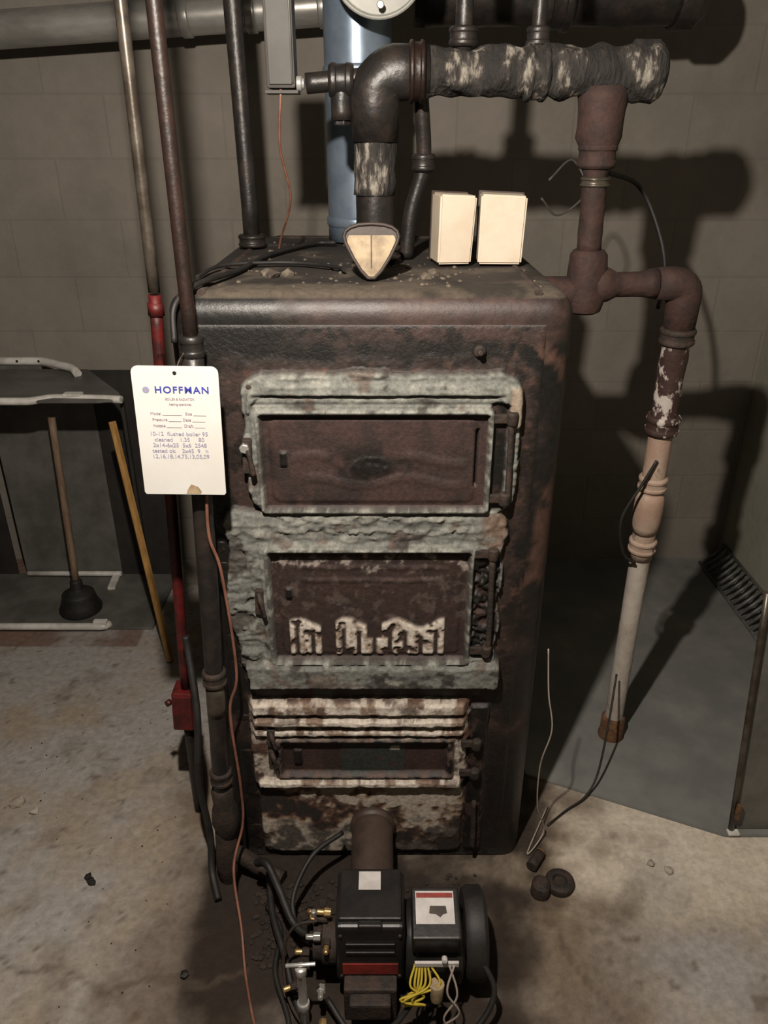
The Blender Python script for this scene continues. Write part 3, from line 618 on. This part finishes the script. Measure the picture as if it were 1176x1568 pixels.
# ------------------------------------------------------------ oil burner
q=empty('oil_burner')
tube('blower_tube',line((-.028,-.022,.140),(-.028,-.28,.140),8),.050,M['plasticdark'],q,seg=28)
lathe('mount_flange',(-.028,-.022,.140),(0,-1,0),[(0,.054),(.010,.056),(.016,.053),(.02,.05)],M['plasticdark'],q,seg=28)
box('housing',(-.028,-.315,.165),(.142,.135,.17),M['black'],q,bev=.012,seg=4)
box('housing_foot',(-.028,-.345,.05),(.11,.14,.10),M['castiron'],q,bev=.006)
box('adjuster_cover',(-.028,-.425,.065),(.085,.03,.05),M['castiron'],q,bev=.006)
box('transformer_lid',(-.028,-.312,.254),(.128,.118,.012),M['black'],q,bev=.004)
box('lid_latch',(-.028,-.375,.245),(.05,.018,.02),M['black'],q,bev=.004)
box('rating_label',(-.030,-.283,.2608),(.046,.044,.001),M['label'],q,bev=0)
box('red_label',(-.028,-.3835,.122),(.115,.002,.032),M['redlabel'],q,bev=0)
for i,zz in enumerate((.20,.175)): box('vent_rib_%d'%i,(-.028,-.3845,zz),(.10,.004,.006),M['black'],q,bev=.001)
for i,(sx,sz) in enumerate(((-.088,.225),(.032,.225),(-.088,.10),(.032,.10))): lathe('screw_%d'%i,(sx,-.382,sz),(0,-1,0),[(0,.004),(.003,.004),(.004,.003)],M['castiron'],q,seg=10)
lathe('motor',(.045,-.325,.13),(1,0,0),[(0,.078),(.02,.082),(.025,.078),(.10,.078),(.105,.082),(.115,.080),(.125,.055),(.15,.05),(.155,.03)],M['black'],q,seg=32)
box('motor_cradle',(.11,-.325,.03),(.09,.10,.06),M['castiron'],q,bev=.006)
lathe('fan_inlet',(.17,-.30,.12),(1,0,0),[(0,.088),(.012,.094),(.04,.094),(.048,.08),(.050,.02)],M['rubber'],q,seg=36)
cr=(math.radians(12),0,0)
box('control_box',(.105,-.352,.232),(.098,.105,.062),M['black'],q,rot=cr,bev=.006,seg=3)
def onbox(px,py,pz): return Vector((.105,-.352,.232))+Matrix.Rotation(cr[0],3,'X')@Vector((px,py,pz))
box('control_label',onbox(-.002,.010,.0315),(.078,.066,.0012),M['label'],q,rot=cr,bev=0)
box('control_label_red_band',onbox(-.002,.034,.0323),(.074,.010,.0008),M['redlabel'],q,rot=cr,bev=0)
prism('control_window',[(-.018,-.006),(-.016,.008),(.016,.008),(.018,-.006),(.010,-.008),(.004,-.014),(-.004,-.008)],lambda p_,s: onbox(p_[0]+.004,p_[1]+.004,(.0322,.0340)[s]),M['plasticdark'],q,0)
box('terminal_strip',(.105,-.418,.190),(.088,.006,.012),M['label'],q,bev=.001)
lathe('reset_button',(.12,-.415,.205),(0,-1,.3),[(0,.006),(.01,.006),(.012,.004)],M['label'],q,seg=12)
rn=random.uniform
for i in range(7):
    wire('yellow_wire_%d'%i,[(.062+.005*i,-.415,.185),(.045+.010*i+rn(-.01,.01),-.44,.155),(.080-.008*i,-.445+rn(-.01,.01),.13),(.04+.007*i,-.45,.11),(.06+rn(-.02,.02),-.44,.095)],.0024,M['yellow'],q)
wire('white_wire',[(.13,-.42,.19),(.145,-.45,.14),(.12,-.46,.08),(.15,-.47,.03),(.11,-.50,.006)],.0022,M['whitewire'],q)
wire('white_wire_b',[(.14,-.42,.19),(.125,-.45,.15),(.15,-.46,.10),(.11,-.46,.05),(.06,-.49,.03),(.0,-.50,.006)],.0022,M['whitewire'],q)
lathe('wire_nut',(.105,-.435,.155),(0,-.2,-1),[(0,.016),(.04,.012),(.043,.006)],M['gface'],q,seg=12)
wire('motor_lead',[(.10,-.41,.17),(.02,-.46,.06),(-.06,-.46,.03),(-.12,-.40,.05)],.006,M['rubber'],q)
wire('motor_lead_b',[(.18,-.36,.17),(.225,-.42,.10),(.16,-.47,.03),(.05,-.48,.012),(-.03,-.48,.01)],.006,M['rubber'],q)
pp=spline([(-.30,-.13,.13),(-.27,-.16,.16),(-.24,-.2,.13),(-.2,-.26,.09),(-.15,-.30,.10),(-.10,-.33,.14)],30)
tube('armored_cable',pp,[.0075+(.0022 if i%2 else 0) for i in range(len(pp))],M['rubber'],q,seg=10)
wire('hose_a',[(-.28,-.10,.06),(-.26,-.2,.05),(-.22,-.3,.04),(-.19,-.38,.02),(-.14,-.46,.012),(-.02,-.5,.012)],.008,M['rubber'],q)
wire('hose_b',[(-.10,-.06,.15),(-.17,-.12,.14),(-.21,-.20,.09),(-.18,-.27,.06),(-.12,-.27,.08)],.006,M['rubber'],q)
wire('hose_c',[(-.28,-.16,.02),(-.24,-.22,.015),(-.24,-.32,.015),(-.20,-.42,.012),(-.19,-.5,.012)],.006,M['rubber'],q)
lathe('fuel_pump',(-.10,-.32,.12),(-1,0,0),[(0,.045),(.03,.045),(.032,.038),(.05,.038),(.052,.02),(.06,.02)],M['castiron'],q,seg=24)
for i,(cx,cy,cz,dd) in enumerate([(-.120,-.305,.190,(-1,0,.1)),(-.14,-.345,.168,(-1,0,0)),(-.12,-.35,.155,(0,-1,0)),(-.150,-.30,.165,(0,0,1)),(-.165,-.345,.12,(-1,0,0)),(-.13,-.40,.08,(0,-1,.2)),(-.19,-.38,.06,(-1,-.4,0)),(-.125,-.44,.03,(0,-1,.1)),(-.16,-.25,.10,(-.3,0,1))]):
    hexnut('fitting_%d'%i,(cx,cy,cz),dd,.010,.016,M['brass' if i in (0,3,7) else ('galv' if i in (1,5) else 'castiron')],q)
    lathe('fitting_stub_%d'%i,(cx,cy,cz),dd,[(0,.006),(.022,.006),(.024,.004)],M['galv' if i%2 else 'brass'],q,seg=12)
tube('oil_feed_riser',rounded([(-.16,-.30,.0),(-.16,-.30,.165),(-.12,-.31,.175)],.02),.007,M['castiron'],q,seg=10)
wire('copper_oil_line',[(-.14,-.315,.178),(-.19,-.32,.165),(-.215,-.33,.10),(-.205,-.38,.03),(-.16,-.44,.015),(-.10,-.46,.012)],.0035,M['castiron'],q)
lathe('shutoff_tube',(-.165,-.425,0),(0,0,1),[(0,.010),(.06,.010),(.062,.013),(.08,.013),(.082,.009),(.17,.009),(.172,.012),(.19,.012),(.192,.006)],M['chrome'],q,seg=18)
lathe('shutoff_handle',(-.195,-.425,.195),(1,0,.1),[(0,.004),(.06,.004)],M['chrome'],q,seg=10)

# scrap around the base
V=[];F=[]
for i in range(200):
    x_=random.uniform(-.31,-.10); y_=random.uniform(-.30,-.08); rock((x_,y_,.003),random.uniform(.003,.010))
for i in range(60):
    x_=random.uniform(.05,.24); y_=random.uniform(-.22,-.06); rock((x_,y_,.003),random.uniform(.003,.008))
add('rubble_debris',V,F,M['rubble'],None,False)
V=[];F=[]
for i in range(60):
    x_=random.uniform(-1.1,-.5); y_=random.uniform(-.4,.6); rock((x_,y_,.0015),random.uniform(.0012,.0026))
for u in ((-.73,-.08),(-.725,-.085),(-.44,-.32),(-.74,-.07)): rock((u[0],u[1],.006),.011)
add('dark_floor_grit',V,F,M['rubber'],None,False)
V=[];F=[]
for u,rr_ in (((-1.02,.17),.022),((-.96,.14),.013),((-.66,.72),.018),((.68,-.03),.012),((.72,-.05),.014)): rock((u[0],u[1],.005),rr_)
add('plaster_chips',V,F,M['chip'],None,False)
e=empty('floor_cleanout_cap')
lathe('cap',(.435,-.09,0),(0,0,1),[(0,.036),(.018,.036),(.022,.030),(.022,.018),(.010,.016),(.010,.002)],M['castiron'],e,seg=28)
lathe('plug',(.385,-.11,0),(0,0,1),[(0,.026),(.03,.024),(.04,.014)],M['castiron'],e,seg=14,wob=.2)
tube('nipple',line((.37,-.05,.018),(.40,-.01,.018),3),.014,M['castiron'],e,seg=12,wob=.1)
tube('orange_tip',line((.40,-.01,.018),(.404,-.004,.018),1),.012,M['rustfoot'],e,seg=12)

# ------------------------------------------------------------ left cabinet
cb=empty('open_sheet_metal_cabinet')
box('floor_pan',(-1.40,1.21,.006),(1.06,.40,.012),M['sheet'],cb,bev=.002)
tube('front_lip',rounded([(-1.93,1.0,.022),(-1.20,1.0,.022),(-1.05,1.0,.022),(-1.03,1.02,.022)],.02),.014,M['whiteedge'],cb,seg=10)
box('front_lip_clip',(-1.06,1.005,.03),(.05,.02,.035),M['whiteedge'],cb)
box('rear_panel',(-1.30,1.40,.45),(.40,.006,.88),M['sheet'],cb,rot=(0,.0,0),bev=.001)
box('rear_panel_far',(-1.72,1.405,.45),(.36,.006,.88),M['sheetdark'],cb,bev=.001)
box('shade_panel',(-.98,1.405,.45),(.24,.006,.88),M['sheetdark'],cb,bev=.001)  # black sheet added to stand in for the shade beside the cabinet
tube('rear_bottom_rail',line((-1.49,1.385,.025),(-1.10,1.385,.025),2),.011,M['whiteedge'],cb,seg=8)
box('rail_foot',(-1.115,1.33,.018),(.03,.11,.012),M['whiteedge'],cb,rot=(0,0,.1))
prism('top_shelf',[(-1.93,1.02),(-.94,1.02),(-.86,1.04),(-.90,1.12),(-1.10,1.40),(-1.93,1.40)],lambda p_,s: Vector((p_[0],p_[1],(.885,.895)[s])),M['sheet'],cb,.002)
tube('top_front_rail',rounded([(-1.93,1.02,.892),(-1.16,1.02,.892),(-1.10,1.06,.892),(-.92,1.05,.892),(-.865,1.04,.892)],.02),.013,M['whiteedge'],cb,seg=10)
tube('top_rear_rail',rounded([(-1.93,1.40,.925),(-1.26,1.40,.925),(-1.13,1.34,.915),(-1.10,1.30,.905)],.02),.015,M['whiteedge'],cb,seg=10)
box('top_back_flange',(-1.60,1.40,.908),(.66,.005,.035),M['sheet'],cb,bev=.001)
box('top_clip',(-1.03,1.06,.900),(.06,.03,.018),M['whiteedge'],cb)
for i,x_ in enumerate((-1.50,-1.35,-1.27)): lathe('rivet_%d'%i,(x_,1.386,.928),(0,-1,.3),[(0,.006),(.003,.004)],M['black'],cb,seg=8)
box('post',(-1.885,1.02,.45),(.02,.02,.87),M['sheet'],cb)
box('post_right',(-.885,1.10,.445),(.012,.02,.87),M['sheetdark'],cb)

pl=empty('plunger')
lathe('cup',(-1.18,1.13,.014),(0,0,1),[(0,.078),(.012,.080),(.035,.070),(.06,.062),(.075,.060),(.085,.045),(.095,.025),(.13,.022),(.135,.015)],M['rubber'],pl,seg=32)
tube('handle',line((-1.18,1.13,.12),(-1.175,1.19,.78),8),.013,M['wood'],pl,seg=14)
st=empty('yellow_wooden_stick')
tube('stick',line((-.755,.81,.008),(-.893,1.000,.83),6),.013,M['ywood'],st,seg=6,smooth=False)

# ------------------------------------------------------------ right side
ol=[(.41,.275),(.905,.055),(1.455,.055),(1.455,1.545),(.41,1.545)]
ms=prism('metal_floor_sheet',ol,lambda p_,s: Vector((p_[0],p_[1],(0,.008)[s])),M['mat'],None,.002)
pn=empty('leaning_metal_panel')
prism('panel',[(.925,.009),(1.43,.009),(1.40,.74),(.875,.74)],lambda p_,s: Vector((p_[0],(.075,.081)[s]+.03*p_[1],p_[1])),M['sheet'],pn,.001)
tube('edge_channel',line((.922,.068,.016),(.872,.090,.74),4),.008,M['greypipe'],pn,seg=8)
box('edge_foot',(.925,.060,.013),(.03,.02,.008),M['whiteedge'],pn)
box('rust_bracket',(.922,.058,.09),(.012,.01,.05),M['rustfoot'],pn)
fx=empty('slatted_metal_grate')
def gp(s,u): return Vector((1.452-.085*u, 1.50-.85*s, .10-.085*u))
for i,u in enumerate((0,1)): tube('side_rail_%d'%i,[gp(0,u),gp(.5,u),gp(1,u)],.0065,M['flex'],fx,seg=8)
for i in range(24):
    s=.02+i*.042; tube('slat_%d'%i,[gp(s,0),gp(s,1)],.0075,M['flex'],fx,seg=6)

# ------------------------------------------------------------ light + camera
def point(name,loc,e,col,rad):
    l=bpy.data.lights.new(name,'POINT'); l.energy=e; l.color=col; l.shadow_soft_size=rad
    ob=bpy.data.objects.new(name,l); ob.location=loc; COL.objects.link(ob)
point('basement_bulb',(-.16,-.86,2.05),165,(1,.90,.79),.022)
wd=bpy.data.worlds.new('World'); S.world=wd; wd.use_nodes=True
wd.node_tree.nodes['Background'].inputs[0].default_value=(.05,.045,.04,1); wd.node_tree.nodes['Background'].inputs[1].default_value=.3
cam=bpy.data.cameras.new('camera'); co=bpy.data.objects.new('camera',cam); COL.objects.link(co)
cam.sensor_fit='HORIZONTAL'; cam.sensor_width=36; cam.lens=36*1178/1176; cam.clip_start=.02
co.location=(0,-1.4,1.67); co.rotation_euler=(math.radians(64),0,0)
S.camera=co
